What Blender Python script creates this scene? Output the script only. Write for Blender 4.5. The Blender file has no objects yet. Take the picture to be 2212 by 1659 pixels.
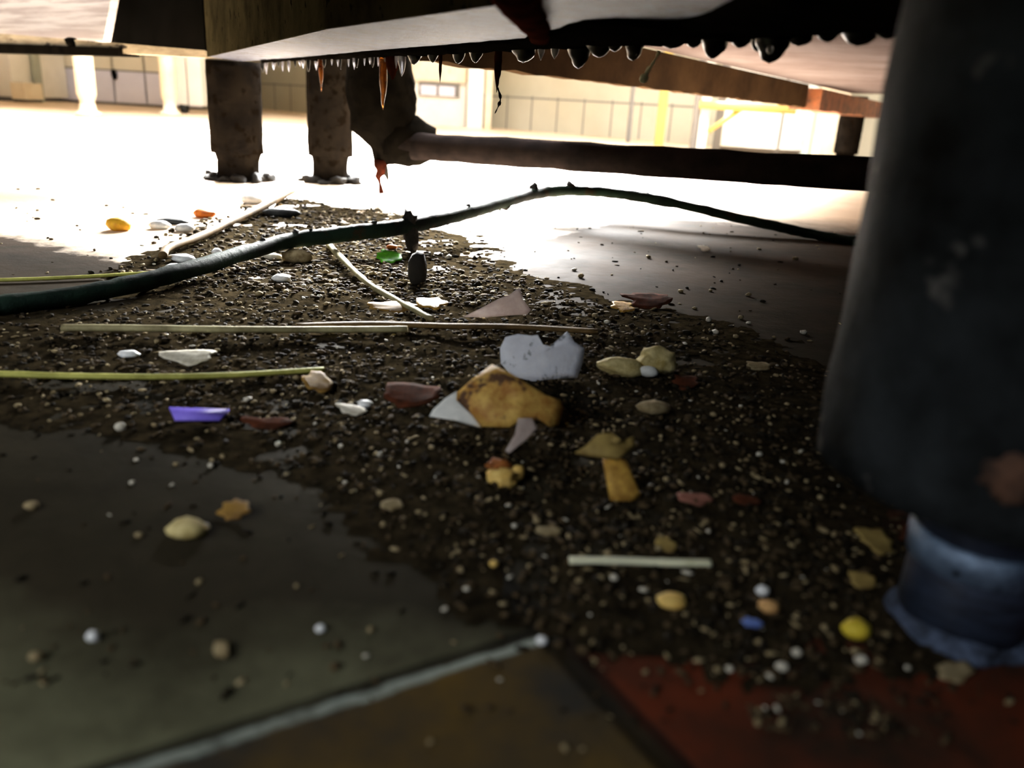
import bpy, bmesh, math, random
from mathutils import Vector, Matrix, noise
random.seed(11)
S = bpy.context.scene
COL = S.collection
# ------------------------------------------------------------------ camera model (real place, metres, Z up)
F = 1750.0; PITCH = math.radians(19); ROLL = 0.06; CAM_H = 0.118
def ray(px, py):
    x = (px-1106)/F; y = -(py-829.5)/F
    c, s = math.cos(ROLL), math.sin(ROLL)
    xr, yr = x*c-y*s, x*s+y*c
    return Vector((xr, math.cos(PITCH)+yr*math.sin(PITCH), -math.sin(PITCH)+yr*math.cos(PITCH)))
EYE = Vector((0, 0, CAM_H))
def fl(px, py, z=0.0):                       # survey a point of the photo on a level plane
    d = ray(px, py); return EYE + d*((z-CAM_H)/d.z)
def aty(px, py, y):
    d = ray(px, py); return EYE + d*(y/d.y)
def onplane(px, py, p0, n):
    d = ray(px, py); return EYE + d*((p0-EYE).dot(n)/d.dot(n))

cam = bpy.data.cameras.new('camera'); co = bpy.data.objects.new('camera', cam); COL.objects.link(co)
cam.sensor_width = 36; cam.lens = 36*F/2212; cam.clip_start = 0.01; cam.clip_end = 60
co.location = EYE
cr, sr = math.cos(ROLL), math.sin(ROLL)
fwd = Vector((0, math.cos(PITCH), -math.sin(PITCH))); up0 = Vector((0, math.sin(PITCH), math.cos(PITCH))); rt0 = Vector((1, 0, 0))
rt = rt0*cr + up0*sr; upv = up0*cr - rt0*sr
co.matrix_world = Matrix(((rt.x, upv.x, -fwd.x, 0), (rt.y, upv.y, -fwd.y, 0), (rt.z, upv.z, -fwd.z, CAM_H), (0, 0, 0, 1)))
cam.dof.use_dof = True; cam.dof.focus_distance = 0.52; cam.dof.aperture_fstop = 9.5
S.camera = co

# ------------------------------------------------------------------ materials
def srgb(r, g, b):
    f = lambda v: (v/255/12.92) if v/255 <= .04045 else ((v/255+.055)/1.055)**2.4
    return (f(r), f(g), f(b), 1)
def mat(name, c1, c2=None, scale=40, rough=.6, metal=0.0, spots=None, spot_scale=120, spot_at=.62, bump=0.0, bump_scale=200, trans=0.0, spec=.5, sub=0.0, alpha=1.0, stretch=None, mix=(.35, .65), coat=0.0):
    m = bpy.data.materials.new(name); m.use_nodes = True
    nt = m.node_tree; N = nt.nodes; L = nt.links; b = N['Principled BSDF']
    b.inputs['Roughness'].default_value = rough; b.inputs['Metallic'].default_value = metal
    b.inputs['Specular IOR Level'].default_value = spec; b.inputs['Transmission Weight'].default_value = trans
    b.inputs['Alpha'].default_value = alpha; b.inputs['Coat Weight'].default_value = coat
    if sub: b.inputs['Subsurface Weight'].default_value = sub; b.inputs['Subsurface Scale'].default_value = .002
    tc = N.new('ShaderNodeTexCoord'); mp = N.new('ShaderNodeMapping'); L.new(tc.outputs['Object'], mp.inputs[0])
    if stretch: mp.inputs['Scale'].default_value = stretch
    def nz(sc, det=5):
        n = N.new('ShaderNodeTexNoise'); n.inputs['Scale'].default_value = sc; n.inputs['Detail'].default_value = det
        n.inputs['Roughness'].default_value = .65; L.new(mp.outputs[0], n.inputs['Vector']); return n
    def ramp(n, a, c):
        r = N.new('ShaderNodeMapRange'); r.inputs[1].default_value = a; r.inputs[2].default_value = c; L.new(n.outputs[0], r.inputs[0]); return r
    col = None
    if c2 is None: b.inputs['Base Color'].default_value = c1
    else:
        x = N.new('ShaderNodeMix'); x.data_type = 'RGBA'; x.inputs[6].default_value = c1; x.inputs[7].default_value = c2
        L.new(ramp(nz(scale), *mix).outputs[0], x.inputs[0]); col = x.outputs[2]
    if spots is not None:
        x = N.new('ShaderNodeMix'); x.data_type = 'RGBA'
        if col is None: x.inputs[6].default_value = c1
        else: L.new(col, x.inputs[6])
        x.inputs[7].default_value = spots
        L.new(ramp(nz(spot_scale, 3), spot_at, spot_at+.06).outputs[0], x.inputs[0]); col = x.outputs[2]
    if col is not None: L.new(col, b.inputs['Base Color'])
    if bump:
        bp = N.new('ShaderNodeBump'); bp.inputs['Strength'].default_value = 1; bp.inputs['Distance'].default_value = bump
        L.new(nz(bump_scale, 6).outputs[0], bp.inputs['Height']); L.new(bp.outputs[0], b.inputs['Normal'])
    return m
M = {}
M['olive'] = mat('grimed_olive_steel', srgb(62, 56, 38), srgb(36, 32, 22), 18, .8, spec=0, spots=srgb(20, 17, 12), spot_scale=90, bump=.0006, bump_scale=300)
M['flange'] = mat('wet_galvanised_steel', srgb(82, 90, 116), srgb(40, 44, 58), 60, .6, .35, spec=.2, spots=srgb(16, 14, 14), spot_scale=70, spot_at=.55, bump=.0005, bump_scale=260)
M['grease'] = mat('black_grease', srgb(17, 15, 12), srgb(9, 8, 7), 60, .7, bump=.0012, bump_scale=160, spec=0)
M['wetgrease'] = mat('wet_black_grease', srgb(17, 15, 12), srgb(9, 8, 7), 60, .3, spec=.35)
M['amber'] = mat('amber_grease', srgb(150, 84, 24), srgb(84, 38, 12), 90, .2, spec=.6, trans=.35)
M['redgrease'] = mat('brown_red_grease', srgb(66, 30, 20), srgb(34, 16, 12), 90, .7, spec=0)
M['clearfat'] = mat('congealed_fat', srgb(205, 205, 215), srgb(150, 146, 150), 200, .25, spec=.6, trans=.3)
M['legdark'] = mat('grimed_leg_steel', srgb(32, 28, 24), srgb(19, 17, 16), 30, .8, .0, spec=0, spots=srgb(18, 14, 10), spot_scale=70, spot_at=.55, bump=.0008, bump_scale=180)
M['legnear'] = mat('peeling_grimed_leg', srgb(50, 55, 58), srgb(19, 20, 19), 28, .7, .0, spec=.02, spots=srgb(92, 92, 90), spot_scale=60, spot_at=.67, bump=.0008, bump_scale=160)
M['footblue'] = mat('bluish_steel_foot', srgb(124, 148, 176), srgb(54, 66, 86), 60, .42, .35, spots=srgb(24, 24, 26), spot_scale=140, spot_at=.58, bump=.0004, bump_scale=400)
M['footcrust'] = mat('bluish_crust', srgb(92, 106, 132), srgb(38, 42, 50), 160, .8, spec=.1, bump=.001, bump_scale=300)
M['footdark'] = mat('dark_blue_steel', srgb(54, 66, 88), srgb(32, 38, 52), 90, .5, .2, bump=.0004, bump_scale=300, stretch=(1, 1, 6))
M['rust'] = mat('rust', srgb(146, 84, 46), srgb(84, 54, 34), 30, .8, spots=srgb(46, 30, 20), spot_scale=60, bump=.001, bump_scale=120)
M['rustspot'] = mat('rust_scab', srgb(112, 78, 58), srgb(60, 46, 38), 160, .8, bump=.0008, bump_scale=300)
M['beam'] = mat('brown_rail_paint', srgb(72, 56, 40), srgb(54, 42, 32), 14, .8, spec=0, spots=srgb(50, 36, 26), spot_scale=40, spot_at=.68, bump=.0005)
M['pan'] = mat('pink_grey_pan', srgb(104, 97, 98), srgb(88, 78, 78), 7, .8, spec=0, spots=srgb(120, 84, 66), spot_scale=22, spot_at=.74)
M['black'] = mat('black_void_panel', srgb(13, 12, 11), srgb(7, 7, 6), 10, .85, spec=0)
M['pale'] = mat('pale_board', srgb(238, 236, 242), srgb(190, 184, 190), 10, .6, mix=(.45, .56), stretch=(.3, .3, 9), spots=srgb(120, 110, 104), spot_scale=24, spot_at=.70)
M['palerail'] = mat('pale_worn_rail', srgb(206, 194, 168), srgb(128, 116, 94), 22, .6, spots=srgb(44, 36, 26), spot_scale=40, spot_at=.6, stretch=(.5, .5, 3))
M['pipe'] = mat('sooty_pipe', srgb(34, 29, 28), srgb(21, 19, 19), 40, .8, spec=0, bump=.0012, bump_scale=120)
M['cable'] = mat('green_black_cable', srgb(34, 54, 44), srgb(17, 25, 24), 28, .7, spec=.08, bump=.0008, bump_scale=200, spots=srgb(44, 38, 28), spot_scale=60, spot_at=.6)
M['dust'] = mat('dark_dust', srgb(30, 26, 22), srgb(18, 16, 14), 200, .9, bump=.001, bump_scale=300)
M['cream'] = mat('cream_enamel', srgb(246, 236, 212), srgb(226, 206, 172), 5, .5, spots=srgb(176, 140, 90), spot_scale=9, spot_at=.68)
M['yellow'] = mat('yellow_paint', srgb(208, 186, 100), srgb(192, 164, 92), 8, .5)
M['white'] = mat('white_enamel', srgb(246, 246, 242), srgb(232, 232, 226), 4, .4)
M['greygreen'] = mat('grey_green_paint', srgb(176, 184, 170), srgb(150, 156, 144), 5, .5)
M['cabgrey'] = mat('lilac_grey_laminate', srgb(236, 236, 252), srgb(222, 222, 240), 3, .45)
M['cabtan'] = mat('putty_laminate', srgb(240, 234, 216), srgb(226, 220, 200), 3, .45)
M['seam'] = mat('dark_grey_trim', srgb(120, 118, 116), None, rough=.6)
M['tilewall'] = mat('cream_wall_tile', srgb(212, 210, 194), srgb(198, 195, 176), 2, .35)
M['ceil'] = mat('ceiling_white', srgb(230, 230, 226), None, rough=.9)
# debris
def dm(n, a, b, rough=.55, scale=300, **k):
    k.setdefault('spec', .2); rough = min(.9, rough+.15); M[n] = mat(n, srgb(*a), srgb(*b), scale, rough, **k)
dm('grime', (56, 48, 34), (25, 22, 16), .85, 130, bump=.0012, bump_scale=500, spec=0)
dm('crumb_dark', (42, 36, 25), (22, 19, 13), .8, spec=.1)
dm('crumb_brown', (84, 70, 48), (48, 39, 25), .8, spec=.12)
dm('crumb_tan', (160, 146, 112), (116, 100, 68), .75, spec=.2)
dm('crumb_pale', (216, 212, 196), (176, 170, 150), .5)
dm('rice', (244, 246, 246), (214, 220, 222), .35)
dm('purple', (140, 122, 236), (112, 96, 214), .35, 90)
dm('straw', (240, 242, 212), (206, 208, 170), .45, 60)
dm('stalk_olive', (196, 196, 104), (140, 140, 66), .5, 60)
dm('stalk_grey', (176, 170, 128), (120, 112, 80), .55, 60)
dm('stalk_brown', (120, 96, 58), (74, 58, 34), .6, 60)
dm('paper', (240, 246, 255), (216, 220, 232), .7, 70, spots=srgb(150, 158, 164), spot_scale=130, spot_at=.60, bump=.0004, bump_scale=300)
dm('skin_tan', (224, 186, 98), (168, 116, 54), .35, 130, spots=srgb(92, 66, 46), spot_scale=75, spot_at=.55, bump=.0006, bump_scale=260)
dm('skin_white', (250, 252, 246), (206, 210, 206), .45, 90)
dm('film', (226, 212, 204), (196, 178, 170), .25, 90, alpha=.6, spec=.6)
dm('ginger', (222, 208, 150), (160, 142, 84), .55, 160, bump=.0006, bump_scale=500)
dm('pop_brown', (176, 106, 46), (96, 54, 24), .5, 200)
dm('pop_yellow', (236, 204, 120), (206, 166, 84), .45, 200)
dm('peel', (206, 166, 76), (140, 100, 42), .4, 260, bump=.0005, bump_scale=300)
dm('peel_olive', (168, 146, 84), (122, 102, 56), .5, 120)
dm('kernel', (226, 206, 66), (200, 172, 52), .35, 120)
dm('tan_bean', (214, 172, 112), (180, 134, 84), .45, 150)
dm('red_leaf', (92, 50, 32), (52, 31, 21), .7, 160, spec=.05)
dm('tan_leaf', (156, 122, 58), (110, 82, 40), .55, 120)
dm('green_leaf', (110, 220, 40), (70, 160, 30), .4, 200)
dm('orange', (226, 130, 48), (176, 88, 26), .4, 150)
dm('yellow_bit', (236, 186, 52), (200, 140, 36), .4, 150)
dm('shell', (54, 58, 58), (26, 28, 30), .35, 90)
dm('pink_flake', (160, 108, 92), (112, 72, 60), .5, 160)
dm('foil', (120, 146, 214), (80, 100, 160), .25, 160)

# ------------------------------------------------------------------ mesh helpers
class MB:
    def __init__(s): s.v = []; s.f = []; s.mi = []; s.mats = []
    def _m(s, m):
        if m not in s.mats: s.mats.append(m)
        return s.mats.index(m)
    def add(s, vs, fs, m):
        o = len(s.v); s.v += [tuple(v) for v in vs]; k = s._m(m)
        for f in fs: s.f.append([i+o for i in f]); s.mi.append(k)
    def prism(s, poly, z0, z1, m):            # plan polygon [(x,y)], z may be a number or a list
        n = len(poly); Z0 = z0 if isinstance(z0, (list, tuple)) else [z0]*n; Z1 = z1 if isinstance(z1, (list, tuple)) else [z1]*n
        vs = [(p[0], p[1], Z0[i]) for i, p in enumerate(poly)] + [(p[0], p[1], Z1[i]) for i, p in enumerate(poly)]
        fs = [list(range(n))[::-1], list(range(n, 2*n))] + [[i, (i+1) % n, n+(i+1) % n, n+i] for i in range(n)]
        s.add(vs, fs, m)
    def bar(s, a, b, w, z0, z1, m, side=0):   # upright slab along plan line a-b; side -1/0/1 offsets it
        a = Vector(a[:2]); b = Vector(b[:2]); d = (b-a).normalized(); n = Vector((-d.y, d.x))
        o0 = n*(w*(side-1)/2); o1 = n*(w*(side+1)/2)
        s.prism([a+o0, b+o0, b+o1, a+o1], z0, z1, m)
    def tube(s, path, rad, m, seg=16, nz=0.0, nf=40, cap=True, flat=1.0):
        P = [Vector(p) for p in path]; n = len(P); R = rad if isinstance(rad, (list, tuple)) else [rad]*n
        vs = []; fs = []; ref = Vector((0, 0, 1))
        t0 = (P[1]-P[0]).normalized()
        if abs(t0.z) > .9: ref = Vector((1, 0, 0))
        for i in range(n):
            t = (P[min(i+1, n-1)]-P[max(i-1, 0)]).normalized()
            a = t.cross(ref).normalized(); b = a.cross(t).normalized(); 
            if abs(t.dot(ref)) > .98: a = Vector((1, 0, 0)); b = a.cross(t).normalized()
            for k in range(seg):
                th = 2*math.pi*k/seg; dr = a*math.cos(th) + b*math.sin(th)*flat
                r = R[i]
                if nz: r += nz*noise.noise((P[i]+dr*R[i])*nf)
                vs.append(P[i]+dr*r)
        for i in range(n-1):
            for k in range(seg):
                fs.append([i*seg+k, i*seg+(k+1) % seg, (i+1)*seg+(k+1) % seg, (i+1)*seg+k])
        if cap: fs.append(list(range(seg))[::-1]); fs.append([(n-1)*seg+k for k in range(seg)])
        s.add(vs, fs, m)
    def lathe(s, prof, c, m, seg=32, nz=0, nf=40):
        s.tube([(c[0], c[1], c[2]+z) for z, r in prof], [r for z, r in prof], m, seg, nz, nf)
    def blob(s, c, rx, ry, rz, m, rot=0, nz=.25, nf=1.3, sub=2, seed=0, tilt=0):
        bm = bmesh.new(); bmesh.ops.create_icosphere(bm, subdivisions=sub, radius=1)
        mt = Matrix.Rotation(rot, 3, 'Z') @ Matrix.Rotation(tilt, 3, 'Y')
        vs = []
        for v in bm.verts:
            p = v.co.copy(); k = 1+nz*noise.noise(p*nf+Vector((seed*7.3, seed*3.1, seed)))*1.6
            vs.append(Vector(c)+mt @ Vector((p.x*rx*k, p.y*ry*k, p.z*rz*k)))
        bm.verts.index_update(); fs = [[v.index for v in f.verts] for f in bm.faces]; bm.free()
        s.add(vs, fs, m)
    def build(s, name, parent=None, smooth=True, label=None):
        me = bpy.data.meshes.new(name); me.from_pydata(s.v, [], s.f)
        for m in s.mats: me.materials.append(M[m])
        me.polygons.foreach_set('material_index', s.mi)
        bm = bmesh.new(); bm.from_mesh(me); bmesh.ops.recalc_face_normals(bm, faces=bm.faces[:]); bm.to_mesh(me); bm.free()
        me.polygons.foreach_set('use_smooth', [smooth]*len(me.polygons))
        o = bpy.data.objects.new(name, me); COL.objects.link(o)
        if parent is not None: o.parent = parent; o.matrix_parent_inverse = Matrix.Translation(parent_world(parent)).inverted()
        if label: o['label'] = label
        return o
def parent_world(o):
    p = Vector((0, 0, 0))
    while o is not None: p = p + o.location; o = None
    return p
def centre(o):                                # put a one-mesh thing's origin at its own base
    me = o.data; vs = [v.co for v in me.vertices]
    c = Vector(((min(v.x for v in vs)+max(v.x for v in vs))/2, (min(v.y for v in vs)+max(v.y for v in vs))/2, min(v.z for v in vs)))
    me.transform(Matrix.Translation(-c)); o.location = c; return o
def tag(o, label, cat, group=None, kind=None):
    o['label'] = label; o['category'] = cat
    if group: o['group'] = group
    if kind: o['kind'] = kind
    return o
def struct(o): o['kind'] = 'structure'; return o
def thing(name, loc, label, cat, group=None):
    e = bpy.data.objects.new(name, None); COL.objects.link(e); e.location = loc; e.empty_display_size = .02
    return tag(e, label, cat, group)
def bez(pts, n=10):                           # smooth curve through points
    P = [Vector(p) for p in pts]; out = []
    for i in range(len(P)-1):
        p0, p1, p2, p3 = P[max(i-1, 0)], P[i], P[i+1], P[min(i+2, len(P)-1)]
        for k in range(n):
            t = k/n; out.append(.5*((2*p1)+(p2-p0)*t+(2*p0-5*p1+4*p2-p3)*t*t+(3*p1-p0-3*p2+p3)*t**3))
    return out+[P[-1]]

# ------------------------------------------------------------------ floor
D1 = Vector((.857, .515)); D2 = Vector((.533, -.846)); TC = Vector((.012, .1635))
def floor_material():
    m = bpy.data.materials.new('greasy_quarry_tile'); m.use_nodes = True; nt = m.node_tree; N = nt.nodes; L = nt.links; b = N['Principled BSDF']
    tc = N.new('ShaderNodeTexCoord')
    rot = N.new('ShaderNodeMapping'); rot.vector_type = 'TEXTURE'; rot.inputs['Location'].default_value = (TC.x, TC.y, 0); rot.inputs['Rotation'].default_value = (0, 0, math.atan2(D1.y, D1.x))
    L.new(tc.outputs['Object'], rot.inputs[0])
    sep = N.new('ShaderNodeSeparateXYZ'); L.new(rot.outputs[0], sep.inputs[0])
    def nz(sc, det=6, ro=.6):
        n = N.new('ShaderNodeTexNoise'); n.inputs['Scale'].default_value = sc; n.inputs['Detail'].default_value = det; n.inputs['Roughness'].default_value = ro; L.new(tc.outputs['Object'], n.inputs['Vector']); return n.outputs[0]
    def mr(x, a, c, lo=0, hi=1):
        r = N.new('ShaderNodeMapRange'); r.inputs[1].default_value = a; r.inputs[2].default_value = c; r.inputs[3].default_value = lo; r.inputs[4].default_value = hi; L.new(x, r.inputs[0]); return r.outputs[0]
    def math_(op, a, c=None):
        q = N.new('ShaderNodeMath'); q.operation = op
        for i, v in enumerate((a, c)):
            if v is None: continue
            if isinstance(v, (int, float)): q.inputs[i].default_value = v
            else: L.new(v, q.inputs[i])
        return q.outputs[0]
    def mix(f, a, c):
        x = N.new('ShaderNodeMix'); x.data_type = 'RGBA'
        for i, v in ((0, f), (6, a), (7, c)):
            if isinstance(v, (tuple, float, int)): x.inputs[i].default_value = v
            else: L.new(v, x.inputs[i])
        return x.outputs[2]
    X, Y = sep.outputs[0], sep.outputs[1]       # X along D1, Y towards the aisle
    pos = N.new('ShaderNodeSeparateXYZ'); L.new(tc.outputs['Object'], pos.inputs[0])
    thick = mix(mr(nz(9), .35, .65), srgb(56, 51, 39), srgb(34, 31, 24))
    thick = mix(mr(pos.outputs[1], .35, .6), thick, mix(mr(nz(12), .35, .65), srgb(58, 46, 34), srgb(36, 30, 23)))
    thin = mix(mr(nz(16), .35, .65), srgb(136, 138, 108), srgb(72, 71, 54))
    tile_film = mix(mr(math_('ADD', pos.outputs[1], math_('MULTIPLY', nz(14), .09)), .215, .15), thick, thin)  # paler towards the viewer: light from behind put into the colour
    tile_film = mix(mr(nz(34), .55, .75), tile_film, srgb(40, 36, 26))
    red = mix(mr(nz(17), .42, .60), srgb(98, 46, 28), srgb(46, 38, 30))
    ochre = mix(mr(nz(20), .4, .62), srgb(92, 74, 38), srgb(54, 52, 47))
    # bare red tile: the tile past the joint that runs towards the viewer
    isred = math_('MULTIPLY', mr(X, -.001, .001), mr(Y, .012, -.012))
    isoch = math_('MULTIPLY', mr(X, .001, -.001), mr(Y, .001, -.001))
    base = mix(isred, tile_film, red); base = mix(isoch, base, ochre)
    # scrubbed aisle tile; its pale border also paints in light reaching under the equipment
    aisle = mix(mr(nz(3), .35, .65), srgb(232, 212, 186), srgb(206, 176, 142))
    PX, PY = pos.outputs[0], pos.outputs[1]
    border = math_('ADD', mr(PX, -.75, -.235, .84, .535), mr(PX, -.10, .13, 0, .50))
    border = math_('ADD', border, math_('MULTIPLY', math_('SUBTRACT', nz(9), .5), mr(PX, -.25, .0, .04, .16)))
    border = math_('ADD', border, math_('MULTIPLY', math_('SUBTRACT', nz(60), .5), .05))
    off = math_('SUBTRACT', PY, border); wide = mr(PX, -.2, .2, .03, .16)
    lit_clean = mr(math_('DIVIDE', off, wide), -.5, .5)
    base = mix(lit_clean, base, aisle)
    # joints
    def joint(c, w):
        d = math_('ABSOLUTE', math_('SUBTRACT', math_('FRACT', math_('ADD', math_('DIVIDE', c, .152), .5)), .5))
        return mr(math_('MULTIPLY', d, .152), w*.6, w)
    jt = math_('MULTIPLY', joint(X, .0045), joint(Y, .003))
    vis = math_('MULTIPLY', mr(nz(7), .35, .6, .5, 1), mr(Y, .06, .03))
    jm = math_('MULTIPLY', math_('SUBTRACT', 1.0, jt), vis)
    base = mix(jm, base, srgb(24, 22, 19))
    # pale scale deposit on the tile arris
    dep = math_('MULTIPLY', mr(math_('ABSOLUTE', math_('ADD', Y, math_('MULTIPLY', nz(60), .004))), .0019, .0008), math_('MULTIPLY', mr(X, .002, -.006), mr(X, -.25, -.1)))
    dep = math_('MULTIPLY', dep, mr(nz(45), .36, .5))
    base = mix(dep, base, srgb(150, 160, 150))
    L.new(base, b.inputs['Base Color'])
    L.new(math_('SUBTRACT', mr(nz(18), .3, .7, .72, .85), math_('MULTIPLY', lit_clean, .3)), b.inputs['Roughness'])
    L.new(mr(lit_clean, 0, 1, .02, .5), b.inputs['Specular IOR Level'])
    bp = N.new('ShaderNodeBump'); bp.inputs['Distance'].default_value = .0012; bp.inputs['Strength'].default_value = .9
    L.new(math_('ADD', math_('MULTIPLY', nz(70), .8), math_('MULTIPLY', jm, -.8)), bp.inputs['Height']); L.new(bp.outputs[0], b.inputs['Normal'])
    return m
M['floor'] = floor_material()
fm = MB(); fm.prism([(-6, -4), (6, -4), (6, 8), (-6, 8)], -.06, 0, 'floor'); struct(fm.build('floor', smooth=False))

# ------------------------------------------------------------------ litter bed (uncountable dirt)
PIX = [(330, 600), (470, 520), (640, 440), (820, 470), (960, 520), (1060, 590), (1260, 650), (1560, 730), (1790, 830), (1850, 1000), (1900, 1200), (1960, 1420), (1800, 1450), (1500, 1390), (1230, 1350), (1060, 1260), (930, 1150), (760, 1030), (560, 950), (330, 900), (120, 870), (-60, 850), (-60, 700), (250, 690), (400, 650)]
BED = [fl(*p).to_2d() for p in PIX]
def sdist(x, y):                              # + inside, metres
    p = Vector((x, y)); ins = False; best = 9; n = len(BED)
    for i in range(n):
        a = BED[i]; b = BED[(i+1) % n]
        if (a.y > y) != (b.y > y) and x < (b.x-a.x)*(y-a.y)/(b.y-a.y)+a.x: ins = not ins
        ab = b-a; t = max(0, min(1, (p-a).dot(ab)/ab.length_squared)); best = min(best, (p-a-ab*t).length)
    return best if ins else -best
def density(x, y):
    d = sdist(x, y) + .024*noise.noise(Vector((x*22, y*22, 3)))*(.3+y) + .016*noise.noise(Vector((x*70, y*70, 7)))*(.3+y)
    w = .045*(.35+y*1.2)
    return max(0, min(1, d/w*.5+.5))*(1-.6*max(0, min(1, (y-.50+.12*noise.noise(Vector((x*14, y*14, 8))))/.14)))
def height(x, y):
    d = density(x, y)
    if d <= 0: return 0.0
    h = .0022+.0028*noise.noise(Vector((x*18, y*18, 1)))+.0022*noise.noise(Vector((x*60, y*60, 5)))+.0016*noise.noise(Vector((x*170, y*170, 9)))
    return max(0.0, d*h*(.55+.6*min(y, .8)))
def rest(x, y): return height(x, y)
bx0, bx1, by0, by1 = min(p.x for p in BED)-.03, max(p.x for p in BED)+.03, min(p.y for p in BED)-.02, max(p.y for p in BED)+.05
st = .0026; nx = int((bx1-bx0)/st); ny = int((by1-by0)/st)
bed = MB(); vs = []; idx = {}
hh = {}
for j in range(ny):
    for i in range(nx):
        x = bx0+i*st; y = by0+j*st; h = height(x, y)
        if h > 0.0002: hh[(i, j)] = h
fs = []
def vid(i, j):
    if (i, j) not in idx:
        idx[(i, j)] = len(vs); vs.append((bx0+i*st, by0+j*st, hh.get((i, j), -.0006)))
    return idx[(i, j)]
for (i, j) in list(hh):
    fs.append([vid(i, j), vid(i+1, j), vid(i+1, j+1), vid(i, j+1)])
bed.add(vs, fs, 'grime')
# crumbs that nobody could count
ICO = bmesh.new(); bmesh.ops.create_icosphere(ICO, subdivisions=1, radius=1); ICO.verts.index_update()
IV = [v.co.copy() for v in ICO.verts]; IF = [[v.index for v in f.verts] for f in ICO.faces]; ICO.free()
def crumb(mb, x, y, r, m, z=None):
    rot = Matrix.Rotation(random.uniform(0, 6.28), 3, 'Z') @ Matrix.Rotation(random.gauss(0, .35), 3, 'X')
    sx, sy, sz = r*random.uniform(.8, 2.0), r*random.uniform(.5, 1.0), r*random.uniform(.25, .7)
    zz = (rest(x, y) if z is None else z)+sz*.55
    mb.add([Vector((x, y, zz)) + rot @ Vector((v.x*sx*random.uniform(.7, 1.2), v.y*sy*random.uniform(.7, 1.2), v.z*sz)) for v in IV], IF, m)
n = 0; tries = 0
while n < 9000 and tries < 120000:
    tries += 1
    # spread more finely towards the near end where the dirt is thickest
    y = by0+(by1-by0)*random.random()**1.7; x = random.uniform(-.3, .22)*(y+.15)/.5
    d = density(x, y)
    if random.random() > d*.95+.02: continue
    k = random.random(); m = 'crumb_dark' if k < .42 else 'crumb_brown' if k < .84 else 'crumb_tan' if k < .985 else 'crumb_pale'
    r = random.choice((.0006, .0008, .001, .0013, .0016))*(.75+.7*y)*(1 if m in ('crumb_dark', 'crumb_brown') else .8)
    crumb(bed, x, y, r, m); n += 1
n = 0; tries = 0
while n < 2600 and tries < 60000:
    tries += 1; x = random.uniform(-.42, .1); y = random.uniform(.48, 1.06); d = sdist(x, y)+.05*noise.noise(Vector((x*12, y*12, 6)))+.02
    if d < 0 or random.random() > .25+d*6: continue
    k = random.random(); crumb(bed, x, y, random.choice((.0008, .0012, .0017, .0024)), 'crumb_dark' if k < .2 else 'crumb_brown' if k < .8 else 'crumb_tan'); n += 1
tag(bed.build('dirt', smooth=True), 'dark crumbly bed of greasy dirt and food crumbs heaped on the tiled floor', 'dirt', kind='stuff')

# ------------------------------------------------------------------ the range whose underside hangs over the floor
FARA, FARB = Vector((-.316, 1.006)), Vector((.1206, .295)); UD = (FARB-FARA).normalized(); UN = Vector((-UD.y, UD.x))  # UN points away from the viewer
if UN.y < 0: UN = -UN
def far(t): return FARA+UD*t
SHD = .50; T0 = -.085; T1 = 1.35; WID = .098; ZB = .15
rng = thing('cooking_range', (.113, .18, 0), 'grimy steel cooking range seen from below, its flange dripping grease', 'range')
NA, NB, NCC = Vector((-.372, .995)), Vector((-.1097, .461)), far(T1)-UN*.111
a, b = far(T0), far(T1)
p = MB(); p.prism([a, b, NCC+UN*.0015, NB+UN*.0015, NA+UN*.0015], ZB-.0002, ZB+.006, 'flange'); p.build('bottom_flange', rng, False, 'pale mottled wet steel flange')
p = MB(); p.prism([NA, NB, NCC, NCC+UN*.012, NB+UN*.012, NA+UN*.012], ZB, .90, 'olive'); p.build('front_panel', rng, False, 'brown grimed front panel')
p = MB(); p.bar(a, b, .004, ZB+.006, .2, 'olive', 1); p.build('inner_flange', rng, False)
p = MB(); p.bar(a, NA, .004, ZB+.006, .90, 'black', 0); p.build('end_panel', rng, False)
p = MB(); p.prism([far(-.16)-UN*(.113), far(1.7)-UN*(.113), far(1.7)-UN*SHD, far(-.16)-UN*SHD], .275, .30, 'black'); p.build('light_blocker', rng, False)  # unseen slab, added to keep ceiling light off the near floor
# plan of the body
bm0, bm1 = fl(1090, 152, ZB).to_2d(), fl(1740, 232, ZB).to_2d(); bd = (bm1-bm0).normalized(); bn = Vector((-bd.y, bd.x))
bst = bm0-bd*.12
q = [far(T0)+UN*.006, far(T1)+UN*.006, far(T1)+UN*1.8, bm1+bd*.5, bst+bd*.02]
p = MB(); p.prism(q, .200, .206, 'pan'); p.build('floor_pan', rng, False, 'pale pinkish underside pan')
p = MB(); p.prism(q, .206, .90, 'olive'); p.build('body', rng, False)
p = MB()
nn = 60
for i in range(nn):
    u0, u1 = i/nn, (i+1)/nn
    A = bst.lerp(bm1, u0); B = bst.lerp(bm1, u1)
    z0 = ZB+.0035*noise.noise(Vector((u0*34, 0, 0))); z1 = ZB+.0035*noise.noise(Vector((u1*34, 0, 0)))
    p.prism([A, B, B+bn*.02, A+bn*.02], [z0, z1, z1, z0], .199, 'beam')
p.build('rear_rail', rng, False, 'dull brown rear rail')
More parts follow.
